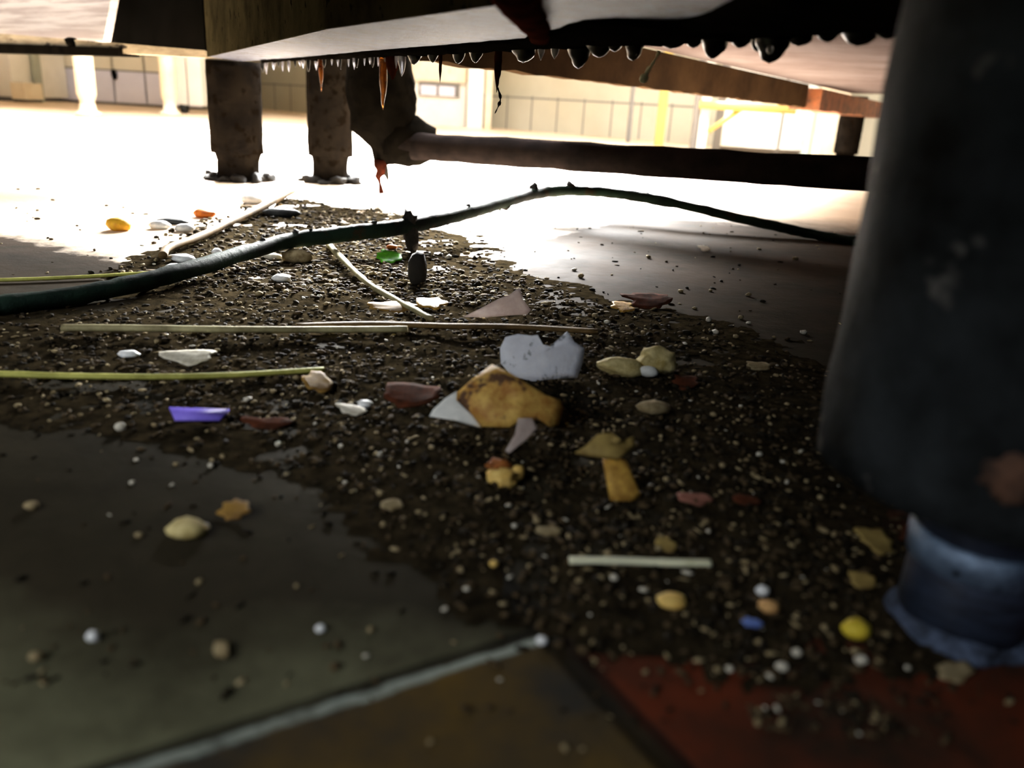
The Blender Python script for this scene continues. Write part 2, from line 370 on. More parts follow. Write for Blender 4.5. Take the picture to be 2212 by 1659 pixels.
# grease coat under the flange; its widening paints in the shade by the near leg
cpx = [(560, 133), (700, 121), (800, 112), (1000, 97), (1130, 86), (1190, 70), (1260, 48), (1330, 44), (1450, 50), (1520, 36), (1580, 8), (1640, -30), (1700, -140)]
edge = [fl(x, y, ZB-.001).to_2d() for x, y in cpx]
p = MB(); rows = []
for i in range(110):
    t = i/109*(T1-.35)+.03
    w = None
    for k in range(len(edge)-1):
        ta, tb = (edge[k]-FARA).dot(UD), (edge[k+1]-FARA).dot(UD)
        if ta <= t <= tb: f = (t-ta)/(tb-ta); w = ((edge[k].lerp(edge[k+1], f))-FARA).dot(UN)
    if w is None: w = -.004 if t < .3 else -.111
    w = max(-.113, min(w, -.004))+.003*noise.noise(Vector((t*60, 4, 0)))
    w1 = .004+.0015*noise.noise(Vector((t*90, 0, 0))); row = []
    for k in range(9):
        u = k/8; g = far(t)+UN*(w+(w1-w)*u); dz = (0 if k in (0, 8) else .0022+.0018*noise.noise(Vector((g.x*70, g.y*70, 0)))+.0012*noise.noise(Vector((g.x*190, g.y*190, 3))))
        row.append((g.x, g.y, ZB-.0004-max(dz, .0004)))
    row += [(row[8][0], row[8][1], ZB+.003), (row[0][0], row[0][1], ZB+.003)]
    rows.append(row)
vs_ = [v for r_ in rows for v in r_]; K = 11
fs_ = [[a_*K+k, a_*K+(k+1) % K, (a_+1)*K+(k+1) % K, (a_+1)*K+k] for a_ in range(len(rows)-1) for k in range(K)]
fs_ += [list(range(K)), [(len(rows)-1)*K+k for k in range(K)]]
p.add(vs_, fs_, 'grease')
coat = p.build('grease_shade_coat', rng, True, 'black grease with painted shade')
# drips along the lip
FN = Vector((UN.x, UN.y, 0)); FP = Vector((FARA.x, FARA.y, 0))
def drip(px, y0, y1, w, m, name='grease_drip', bulge=.0):
    c = onplane(px, y0, FP, FN); e = onplane(px-(y1-y0)*.06, y1, FP, FN); e.z = max(e.z, .02)
    s = (c-EYE).length/F; r = w/2*s; L_ = max(c.z, ZB-.002)-e.z; top = max(c.z, ZB-.002)+.002
    pr = []
    for k in range(11):
        u = k/10; rr = r*(math.sqrt(max(0, 1-u**2.2))*(1-.3*u) if m == 'wetgrease' else (1-u)**.75*.75+.25*math.sin(math.pi*min(1, u*1.02)))
        if bulge: rr = r*(.55+.45*math.cos(u*3.1)*.8) if u < .6 else r*(.3+bulge*math.sin((u-.6)/.4*math.pi))
        pr.append((-(L_+.002)*u, max(rr*(1 if u < 1 else .2), .0002)))
    q = MB(); q.lathe(pr[::-1], (c.x, c.y, top), m, 14, r*.18, 260); return q.build(name, coat)
for a_ in [(693, 140, 198, 12, 'amber'), (828, 138, 238, 22, 'amber'), (848, 136, 172, 34, 'redgrease'), (868, 136, 165, 20, 'clearfat'), (895, 124, 140, 32, 'wetgrease'), (935, 122, 136, 24, 'wetgrease'), (952, 124, 180, 9, 'redgrease'), (990, 118, 138, 30, 'wetgrease'), (1028, 116, 136, 32, 'wetgrease'), (1077, 110, 200, 20, 'redgrease'), (1132, 98, 136, 62, 'wetgrease'), (1170, 98, 130, 20, 'clearfat'), (1200, 96, 128, 26, 'clearfat'), (1253, 95, 148, 54, 'wetgrease'), (1296, 94, 124, 60, 'wetgrease'), (1372, 90, 132, 48, 'wetgrease'), (1330, 90, 112, 40, 'wetgrease'), (1450, 85, 106, 70, 'wetgrease'), (1545, 76, 127, 64, 'wetgrease'), (1500, 80, 104, 50, 'wetgrease'), (1600, 74, 104, 60, 'wetgrease'), (1672, 70, 138, 76, 'wetgrease'), (1640, 80, 112, 40, 'wetgrease'), (1730, 66, 100, 70, 'wetgrease'), (1790, 66, 92, 60, 'wetgrease'), (1860, 62, 100, 90, 'wetgrease'), (1920, 58, 86, 70, 'wetgrease')]:
    drip(*a_)
for k in range(26):
    x = 566+k*11.5+random.uniform(-4, 4); y = 137-(x-560)*.04
    drip(x, y, y+random.uniform(10, 24), random.uniform(5, 10), 'clearfat' if k % 3 else 'wetgrease')
c = onplane(1664, 106, FP-FN*.008, FN); q = MB(); q.blob(c, .0014, .0014, .0018, 'clearfat', nz=.1); q.build('fat_bead', coat, label='white bead of congealed fat')
# smear of reddish grease crossing the flange
q = MB(); pa = [fl(1105, -25, .149), fl(1120, 10, .147), fl(1140, 40, .1465), fl(1158, 65, .146), fl(1168, 90, .146)]
q.tube(bez(pa, 6), [.0075]*6+[.0068]*6+[.0058]*6+[.0046]*6+[.002], 'redgrease', 14, .0012, 200, flat=.5); q.build('grease_smear', rng, label='reddish brown grease smear')
# thread under one drip
q = MB(); pa = [onplane(1075+dx, y, FP, FN) for dx, y in ((0, 190), (6, 212), (2, 228), (-6, 245))]; q.tube(bez(pa, 5), [.0007, .0006, .0005, .0008, .0011, .0008, .0004, .0005, .0011, .0012, .0006, .0003, .0003, .0005, .0004, .0002], 'dust', 6); q.build('grease_strand', rng)
q = MB(); pa = [onplane(x, y, FP, FN) for x, y in ((1424, 112), (1412, 135), (1398, 155), (1388, 178))]; q.tube(bez(pa, 5), [.0006]*8+[.001]*4+[.002]*3+[.0012], 'straw', 8, .0005, 300); q.build('food_strand', rng, label='pale tan dangling strand')

def leg_body(mb, c, R, z0, z1, m, nzv=.0012): mb.lathe([(z0+(z1-z0)*k/14, R) for k in range(15)], (c[0], c[1], 0), m, 40, nzv, 55)
# near leg
NC = (.1165, .180)
q = MB(); leg_body(q, NC, .0400, .041, ZB, 'legnear', .0016); lg = q.build('leg', rng, label='dark peeling leg')
FC = (NC[0], NC[1]-.003, 0)
q = MB(); q.lathe([(.003, .0150), (.0175, .0146), (.018, .0146), (.0275, .0150), (.028, .0160), (.043, .0165)], FC, 'footdark', 40); ft = q.build('foot', lg, label='blue steel foot')
q = MB(); q.lathe([(.0188, .0150), (.0192, .0160), (.0262, .0160), (.0268, .0150)], FC, 'footblue', 40, .0006, 120); q.build('foot_collar', lg, label='bright bluish collar')
q = MB(); q.lathe([(0, .0172), (.0012, .0170), (.0032, .0158), (.0046, .0146)], FC, 'footcrust', 40, .0022, 130); q.build('foot_base', lg, label='crusted bluish base')
rp = aty(2196, 1040, NC[1]-.036); dr = Vector((rp.x-NC[0], rp.y-NC[1], 0)).normalized(); rp = Vector((NC[0]+dr.x*.0402, NC[1]+dr.y*.0402, rp.z))
q = MB(); q.blob(rp, .0055, .0008, .0050, 'rustspot', rot=math.atan2(dr.y, dr.x)+math.pi/2, nz=.35, nf=2.5, sub=3); q.build('rust_patch', lg, label='orange rust scab')
# two far legs
def farleg(px, py, pw, nm, top=ZB):
    c0 = fl(px, py); s = (c0-EYE).length/F; R = pw/2*s; c = (c0.x, c0.y+R*.6)
    q = MB(); leg_body(q, c, R, .036, top, 'legdark', R*.05); l = q.build('leg', rng, label=nm)
    q = MB(); q.lathe([(.0, R*1.0), (.003, R*.98), (.006, R*.8), (.026, R*.78), (.034, R*.84), (.037, R*.9)], (c[0], c[1], 0), 'legdark', 32, R*.12, 80); q.build('foot', l)
    q = MB()
    for k in range(16):
        th = k/16*6.283+random.uniform(-.2, .2); rr = R*random.uniform(.8, 1.25); q.blob((c[0]+math.cos(th)*rr, c[1]+math.sin(th)*rr, .002), R*random.uniform(.2, .4), R*random.uniform(.2, .4), random.uniform(.003, .010), 'dust', nz=.6, seed=k+int(px), sub=2)
    q.build('caked_dirt', l, label='crumbly dirt caked round the foot')
    return c, R
farleg(505, 392, 102, 'grimed leg at the rail end'); farleg(708, 396, 90, 'grimed leg behind the drips', .2)
# rear leg with rusty bracket
br = fl(1850, 246, ZB); q = MB(); leg_body(q, (br.x, br.y+.03), .036, .034, .2, 'legdark'); l = q.build('leg', rng, label='dark rear leg under rusty bracket')
q = MB(); q.lathe([(0, .034), (.004, .03), (.034, .028)], (br.x, br.y+.03, 0), 'legdark', 24); q.build('foot', l)
q = MB(); B0 = bm1+bd*.005; 
for i in range(20):
    u0, u1 = i/20, (i+1)/20; A = B0+(br.to_2d()-B0)*u0*1.6; B = B0+(br.to_2d()-B0)*u1*1.6
    z0 = ZB-.005+.006*noise.noise(Vector((u0*9, 2, 0))); z1 = ZB-.005+.006*noise.noise(Vector((u1*9, 2, 0)))
    A = A-bn*.03; B = B-bn*.03
    q.prism([A, B, B+bn*.07, A+bn*.07], [z0, z1, z1, z0], .192, 'rust')
q.build('rusty_bracket', rng, False, 'rusty orange leg bracket')

# ------------------------------------------------------------------ neighbouring stand: pale strip rail, pale board, dark inside
LA, LB = Vector((-.876, 1.424)), Vector((-.404, 1.085)); LD = (LB-LA).normalized(); LN = Vector((-LD.y, LD.x))
if LN.y < 0: LN = -LN
stand = thing('equipment_stand', (-.9, 1.6, 0), 'equipment stand with worn pale bottom strip and pale side board', 'stand')
q = MB(); A = LA-LD*.7; q.prism([A, LB, LB+LN*.02, A+LN*.02], [.170, .1515, .1515, .170], [.205, .160, .160, .205], 'palerail'); q.build('bottom_strip', stand, False, 'worn pale strip')
q = MB(); e2 = fl(258, 122, ZB).to_2d(); A = LA-LD*.7; q.prism([A, e2, e2+LN*.03, A+LN*.03], [.150, .151, .151, .150], [.171, .161, .161, .171], 'grease'); q.build('under_strip', stand, False, 'black strip edging')
q = MB(); nb = onplane(157, 92, Vector((LA.x, LA.y, 0)), Vector((LN.x, LN.y, 0))); q.blob(nb, .011, .006, .007, 'grease', nz=.3); q.build('grease_clot', stand, label='black clot')
def onp(px, py, off): return onplane(px, py, Vector((LA.x, LA.y, 0))+Vector((LN.x, LN.y, 0))*off, Vector((LN.x, LN.y, 0)))
def slab(pts, off, th, m, name, parent, label=None):
    N3 = Vector((LN.x, LN.y, 0)); vs = [Vector(p) for p in pts]; n = len(vs); vv = vs+[v+N3*th for v in vs]
    q = MB(); q.add(vv, [list(range(n)), list(range(n, 2*n))[::-1]]+[[i, (i+1) % n, n+(i+1) % n, n+i] for i in range(n)], m); return q.build(name, parent, False, label)
pr = onp(222, 80, .05); pt = onp(243, -20, .05); pl = onp(-260, 40, .05)
slab([Vector((pr.x, pr.y, pr.z-.006)), pt, pt+Vector((.012, -.008, .3)), Vector((pl.x, pl.y, .60)), Vector((pl.x, pl.y, pr.z-.006))], .05, .012, 'pale', 'side_board', stand, 'pale streaky board')
pk0 = onp(-260, 100, .10); pk1 = onp(470, 100, .10)
slab([Vector((pk0.x, pk0.y, .158)), Vector((pk1.x, pk1.y, .158)), Vector((pk1.x, pk1.y, .9)), Vector((pk0.x, pk0.y, .9))], .1, .02, 'black', 'dark_gap_panel', stand, 'black sheet for the dark interior')  # black sheet across the gap, paints the unlit interior
q = MB(); lgx = LA-LD*.62+LN*.12; leg_body(q, (lgx.x, lgx.y), .03, 0, .17, 'legdark'); q.build('leg', stand)
lg2 = pk1.to_2d()+LN*.02

# ------------------------------------------------------------------ gas pipe
pipe = thing('gas_pipe', aty(822, 312, 1.08), 'sooty horizontal pipe with grease-caked elbow behind dripping range flange', 'pipe')
E0 = aty(836, 312, 1.08); E1 = aty(1876, 378, .82); E2 = E1+(E1-E0)*.5
n = 40; q = MB(); q.tube([E0.lerp(E2, k/n) for k in range(n+1)], .0163, 'pipe', 20, .0018, 60); q.build('pipe_run', pipe)
q = MB(); px = [(818, 110, 60), (818, 150, 60), (822, 185, 64), (826, 215, 64), (826, 240, 64), (830, 265, 62), (838, 290, 52), (836, 312, 44), (830, 335, 26), (823, 352, 14)]
q.tube([aty(x, y, 1.08) for x, y, r in px], [r*.00066 for x, y, r in px], 'grease', 24, .009, 70); q.build('grease_lump', pipe, label='black caked grease lump')
q = MB(); px = [(840, 296, 50), (868, 302, 52), (895, 306, 48), (915, 312, 40), (938, 315, 31)]
q.tube([aty(x, y, 1.08) for x, y, r in px], [r*.00064 for x, y, r in px], 'grease', 20, .007, 80); q.build('elbow', pipe)
q = MB(); a0 = aty(822, 348, 1.07); px = [(822, 345, 14), (822, 358, 15), (824, 372, 11), (816, 382, 7), (820, 395, 3), (823, 412, 6), (824, 418, 6), (825, 428, 2), (826, 450, 1.6), (827, 482, 1.2)]
q.tube([aty(x, y, 1.07) for x, y, r in px], [r*.00063 for x, y, r in px], 'redgrease', 8, .0006, 300); q.build('grease_strand', pipe, label='thin dangling grease strand')
q = MB(); px = [(830, 362, 8), (834, 374, 6), (837, 384, 4), (838, 392, 1)]; q.tube([aty(x, y, 1.07) for x, y, r in px], [r*.00063 for x, y, r in px], 'dust', 8); q.build('grease_strand', pipe)

# ------------------------------------------------------------------ cable
cb = thing('cable', fl(0, 660), 'dark green cable arching over litter, bristly with stuck dirt', 'cable')
zs = [(-420, 700, .004), (-60, 672, .004), (0, 660, .005), (200, 632, .006), (400, 585, .010), (600, 526, .014), (720, 508, .017), (870, 490, .021), (1000, 462, .025), (1090, 436, .028), (1160, 418, .030), (1240, 412, .030), (1330, 418, .0285), (1450, 438, .024), (1600, 472, .015), (1720, 498, .008), (1800, 514, .0045), (1880, 524, .0045), (2100, 548, .0045)]
CP = bez([fl(x, y, z) for x, y, z in zs], 10)
q = MB(); q.tube(CP, [.0054 if i < len(CP)*.3 else .0060 if i < len(CP)*.72 else .0052 for i in range(len(CP))], 'cable', 14, .0010, 130); q.build('sheath', cb)
def near_cable(px):
    best = min(CP, key=lambda v: abs((lambda d: 1106+F*((d.x*cr+(d.z*math.cos(PITCH)+d.y*math.sin(PITCH))*sr)/(d.y*math.cos(PITCH)-d.z*math.sin(PITCH))))(v-EYE)-px)); return best
for px, up, r in ((640, 1, .002), (668, 1, .0016), (742, 1, .0012), (880, 1, .0045), (1090, -1, .004), (1156, 1, .0038), (1230, 1, .004), (1290, -1, .002), (1400, 1, .0016), (960, -1, .002), (1010, 1, .0022), (810, 1, .002), (560, 1, .0016)):
    c = near_cable(px); q = MB(); q.blob(c+Vector((0, 0, up*.0045)), r*1.3, r, r*(1.5 if up > 0 else .9), 'dust', nz=.5, nf=2, sub=2, seed=px); q.build('dirt_clump', cb)
c = near_cable(1084); q = MB(); q.tube(bez([c+Vector((0, 0, -.004)), c+Vector((-.001, 0, -.012)), c+Vector((-.0005, 0, -.022)), c+Vector((-.002, 0, -.034))], 5), [.0014]*3+[.0007]*13, 'dust', 6, .0003, 400); q.build('dirt_strand', cb)
c = near_cable(884); q = MB()
pr = [(.006, .004), (.0, .0062), (-.008, .0065), (-.014, .0058), (-.019, .0035), (-.0215, .0018), (-.026, .0030), (-.031, .0056), (-.038, .0066), (-.045, .0050), (-.050, .0018)]
q.tube([(c.x+.0012*k-.001, c.y, c.z+z) for k, (z, r) in enumerate(pr)], [r for z, r in pr], 'dust', 14, .003, 220); q.build('hanging_clump', cb, label='dark hanging fluff clump')

# ------------------------------------------------------------------ litter: single pieces
def scale_at(p): return (p-EYE).length/F
def put(mb, name, label, cat, group=None): return tag(centre(mb.build(name)), label, cat, group)
def seat(px, py):
    p = fl(px, py); h = rest(p.x, p.y); p = fl(px, py, h); return p
def lump(name, label, cat, px, py, w, h, m, rot=0, nz=.2, th=.5, sub=2, group=None, seed=None):
    """a lump whose photo outline is w x h pixels"""
    p = seat(px, py); s = scale_at(p); rx = w/2*s; hz = h/2*s; rz = hz*.8
    ry = min(rx*.8, hz*1.6); q = MB(); q.blob((p.x, p.y+ry*.2, p.z+rz*.75), rx, ry, rz, m, rot, nz, 1.6, sub, seed or px); return put(q, name, label, cat, group)
def flake(name, label, cat, px, py, w, h, m, rot=0, tilt=.25, nz=.30, th=.0006, group=None, curl=.09):
    p = seat(px, py); s = scale_at(p); d = max(.16, p.y); sn = max(.12, CAM_H/(p-EYE).length)
    rx = w/2*s; ry = min(h/2*s/(sn+tilt*.9), rx*1.3); n = 22; rings = 4; top = []; mt = Matrix.Rotation(rot, 3, 'Z') @ Matrix.Rotation(tilt, 3, 'X')
    vs = [Vector((0, 0, 0))]
    for k in range(1, rings+1):
        for i in range(n):
            th_ = 2*math.pi*i/n; r = k/rings*(1+nz*1.8*noise.noise(Vector((math.cos(th_)*1.8, math.sin(th_)*1.8, px*.37))))
            x, y = math.cos(th_)*r, math.sin(th_)*r
            vs.append(Vector((x*rx, y*ry, curl*rx*(.5*x*x-.4*y*y+.3*noise.noise(Vector((x*1.5, y*1.5, px*.1)))))))
    vs = [mt @ v for v in vs]; zmin = min(v.z for v in vs); base = Vector((p.x, p.y, p.z-zmin+.0002))
    N = len(vs); V = [base+v for v in vs]+[base+v+Vector((0, 0, th)) for v in vs]; fs = []
    def ringf(o, flip):
        for i in range(n):
            a_, b_ = 1+i, 1+(i+1) % n; f = [o, o+a_, o+b_]; fs.append(f[::-1] if flip else f)
            for k in range(rings-1):
                f = [o+1+k*n+i, o+1+(k+1)*n+i, o+1+(k+1)*n+(i+1) % n, o+1+k*n+(i+1) % n]; fs.append(f[::-1] if flip else f)
    ringf(0, True); ringf(N, False)
    for i in range(n):
        a_, b_ = 1+(rings-1)*n+i, 1+(rings-1)*n+(i+1) % n; fs.append([a_, b_, N+b_, N+a_])
    q = MB(); q.add(V, fs, m); return put(q, name, label, cat, group)
def rod(name, label, cat, pts, wpx, m, lift=.0, flat=.7, nz=.0002, zs=None, taper=False, group=None):
    P = []; R = []
    for i, (x, y) in enumerate(pts):
        p = seat(x, y); s = scale_at(p); r = wpx/2*s; z = p.z+r*flat+(zs[i] if zs else lift); P.append(fl(x, y, z)); R.append(r*((1-.6*i/(len(pts)-1)) if taper else 1))
    B = bez(P, 6); m_ = len(B); RR = [R[min(int(i/6), len(R)-1)] for i in range(m_)]
    q = MB(); q.tube(B, RR, m, 12, nz, 300, flat=flat); return put(q, name, label, cat, group)

# purple scrap: a thin bevel-ended strip
q = MB(); P = [seat(x, y) for x, y in ((372, 886), (494, 888), (472, 912), (378, 910))]; zt = max(v.z for v in P)+.001
P = [fl(x, y, zt+dz) for (x, y), dz in zip(((366, 884), (496, 888), (474, 911), (378, 910)), (.0028, .0030, .0002, .0002))]
q.add(P+[v+Vector((0, 0, .0009)) for v in P], [[0, 1, 2, 3], [7, 6, 5, 4]]+[[i, (i+1) % 4, 4+(i+1) % 4, 4+i] for i in range(4)], 'purple'); put(q, 'plastic_scrap', 'small purple plastic strip lying on dark floor', 'plastic')
rod('straw_stalk', 'short pale straight stalk lying on dirt near grimy leg foot', 'stalk', [(1230, 1210), (1310, 1211), (1390, 1213), (1470, 1216), (1534, 1217)], 21, 'straw', .0008)
rod('plant_stalk', 'long yellow-green stalk lying straight across dark dirt', 'stalk', [(-120, 806), (0, 808), (150, 812), (300, 814), (450, 812), (580, 806), (700, 798)], 16, 'stalk_olive', .002)
rod('plant_stalk', 'long grey-beige stalk lying behind the yellow-green one', 'stalk', [(135, 708), (300, 709), (500, 712), (700, 712), (880, 711)], 19, 'stalk_grey', .003)
rod('dry_stem', 'long flat brown dry stem continuing from the grey-beige stalk', 'stem', [(640, 704), (800, 700), (960, 704), (1110, 706), (1290, 716)], 22, 'stalk_brown', .002, .5)
rod('plant_stalk', 'thin olive stalk on dark floor behind the green cable', 'stalk', [(-60, 606), (60, 603), (180, 598), (280, 592), (345, 588)], 10, 'stalk_olive', .0008)
rod('twig', 'grey forked twig slanting down through litter under the cable', 'twig', [(708, 526), (750, 570), (800, 615), (860, 650), (935, 690)], 12, 'stalk_grey', .003, .9, .0006)
rod('twig', 'beige curved stalk lying through pale litter below range leg', 'twig', [(352, 552), (364, 535), (420, 515), (500, 478), (560, 450), (630, 412)], 16, 'stalk_brown', .003, .9, .0005)
# torn white paper: standing sheet with a jagged upper edge
def sheet(name, label, cat, outline, depth_dir, mats, th=.0006, curve=.004, group=None, inner=None):
    pass
def standing(outline, base_py, base_px, lean=0.0, bow=.0):
    """photo outline put on an upright (leaning) plane through the floor point below it"""
    b = seat(base_px, base_py); n = Vector((.05, -1, lean)).normalized()
    return [onplane(x, y, b+Vector((0, 0, 0)), n) for x, y in outline], n, b
def plate(q, pts, n, th, m, bow=0.0):
    c = sum(pts, Vector())/len(pts); k = len(pts); w = max((p-c).length for p in pts)
    rings = 5; vs = []
    for side in (0, 1):
        for r in range(rings+1):
            for p in pts:
                v = c+(p-c)*(r/rings); u = (v-c).length/w
                vs.append(v + n*(bow*(1-u*u)+.0012*noise.noise(v*160)) - n*(th*side))
    fs = []; o2 = (rings+1)*k
    for side in (0, 1):
        o = side*o2
        for r in range(rings):
            for i in range(k):
                f = [o+r*k+i, o+r*k+(i+1) % k, o+(r+1)*k+(i+1) % k, o+(r+1)*k+i]; fs.append(f if side else f[::-1])
    for i in range(k): fs.append([rings*k+i, rings*k+(i+1) % k, o2+rings*k+(i+1) % k, o2+rings*k+i])
    q.add(vs, fs, m)
o_ = [(1080, 752), (1092, 728), (1118, 722), (1148, 726), (1160, 724), (1172, 746), (1192, 750), (1206, 746), (1210, 736), (1224, 716), (1240, 740), (1262, 752), (1258, 785), (1246, 816), (1190, 819), (1150, 824), (1105, 812), (1082, 785)]
pts, nn_, b_ = standing(o_, 822, 1160, .35); q = MB(); plate(q, pts, nn_, .0007, 'paper', .004); put(q, 'paper_scrap', 'torn white paper scrap standing with a jagged top edge', 'paper')
# stained wrapper flap
wr = thing('food_wrapper_flap', seat(1070, 925), 'folded tan flap of food skin with white tip before paper scrap', 'food scrap')
o_ = [(1020, 822), (1062, 792), (1095, 812), (1130, 838), (1175, 862), (1206, 868), (1217, 884), (1206, 918), (1185, 926), (1165, 915), (1130, 912), (1098, 932), (1040, 926), (1020, 900), (985, 868), (985, 850)]
pts, nn_, b_ = standing(o_, 932, 1070, .75); q = MB(); plate(q, pts, nn_, .0016, 'skin_tan', .008); q.build('browned_flap', wr)
o_ = [(987, 848), (986, 868), (1022, 902), (1044, 928), (985, 912), (928, 902), (936, 888), (960, 866)]
pts, nn_, b_ = standing(o_, 932, 1070, .75); q = MB(); plate(q, [p_+nn_*.001 for p_ in pts], nn_, .0012, 'skin_white', .002); q.build('white_tip', wr, label='white tip')
o_ = [(1118, 905), (1150, 902), (1160, 925), (1140, 948), (1100, 978), (1092, 972), (1112, 940)]
b2 = seat(1110, 978); nv = Vector((.1, -1, 1.1)).normalized(); q = MB(); plate(q, [onplane(x, y, b2+Vector((0, 0, .0012)), nv) for x, y in o_], nv, .0007, 'film', .001); q.build('wet_film', wr, label='translucent wet film')
# clear film scrap
o_ = [(1000, 684), (1040, 668), (1075, 650), (1100, 640), (1122, 624), (1130, 650), (1146, 672), (1138, 682), (1090, 686), (1050, 688)]
pts, nn_, b_ = standing(o_, 690, 1070, .5); q = MB(); plate(q, pts, nn_, .0006, 'film', .005); put(q, 'film_scrap', 'crumpled translucent pinkish film scrap behind the brown stem', 'film')
# knobbly ginger-like piece
gp = thing('food_scrap', seat(1375, 805), 'knobbly tan two-lobed food piece on dirt beside white paper', 'food scrap'); p_ = seat(1375, 805); s = scale_at(p_)
q = MB(); q.blob(fl(1345, 792, p_.z+.003), 52*s, 26*s, 20*s, 'ginger', nz=.2, sub=3); q.blob(fl(1420, 780, p_.z+.005), 42*s, 30*s, 30*s, 'ginger', nz=.28, nf=2.2, sub=3, seed=4); q.build('flesh', gp)
q = MB(); q.blob(fl(1400, 802, p_.z+.002), 24*s, 14*s, 12*s, 'skin_white', nz=.15); q.build('pale_end', gp, label='white end')
# popped kernel
pk = thing('popped_kernel', seat(1088, 1055), 'brown and yellow popped kernel lying below the tan flap', 'food scrap'); p_ = seat(1088, 1052); s = scale_at(p_)
q = MB(); q.blob(fl(1085, 1035, p_.z+.002), 32*s, 24*s, 24*s, 'pop_yellow', nz=.35, nf=2.2, sub=3, seed=2); q.blob(fl(1118, 1022, p_.z+.003), 16*s, 14*s, 18*s, 'pop_yellow', nz=.3, sub=2, seed=5); q.build('flesh', pk)
q = MB(); q.blob(fl(1078, 1010, p_.z+.0035), 28*s, 18*s, 20*s, 'pop_brown', nz=.4, nf=2.4, sub=3, seed=8); q.build('hull', pk, label='brown hull')
# peel
pe = thing('food_peel', seat(1340, 1080), 'bent yellow-brown peel strip lying on dirt beside popped kernel', 'peel')
o_ = [(1302, 992), (1330, 985), (1352, 1000), (1368, 1040), (1384, 1072), (1362, 1084), (1318, 1082), (1308, 1040)]
pts, nn_, b_ = standing(o_, 1084, 1345, .9); q = MB(); plate(q, pts, nn_, .0012, 'peel', .003); q.build('strip', pe)
o_ = [(1240, 982), (1262, 972), (1285, 950), (1315, 946), (1340, 962), (1366, 948), (1370, 968), (1345, 988), (1330, 1002), (1300, 998), (1268, 992)]
pts, nn_, b_ = standing(o_, 1084, 1345, .95); q = MB(); plate(q, [p_+nn_*.002 for p_ in pts], nn_, .0012, 'peel_olive', .003); q.build('cross_flap', pe, label='olive cross flap')
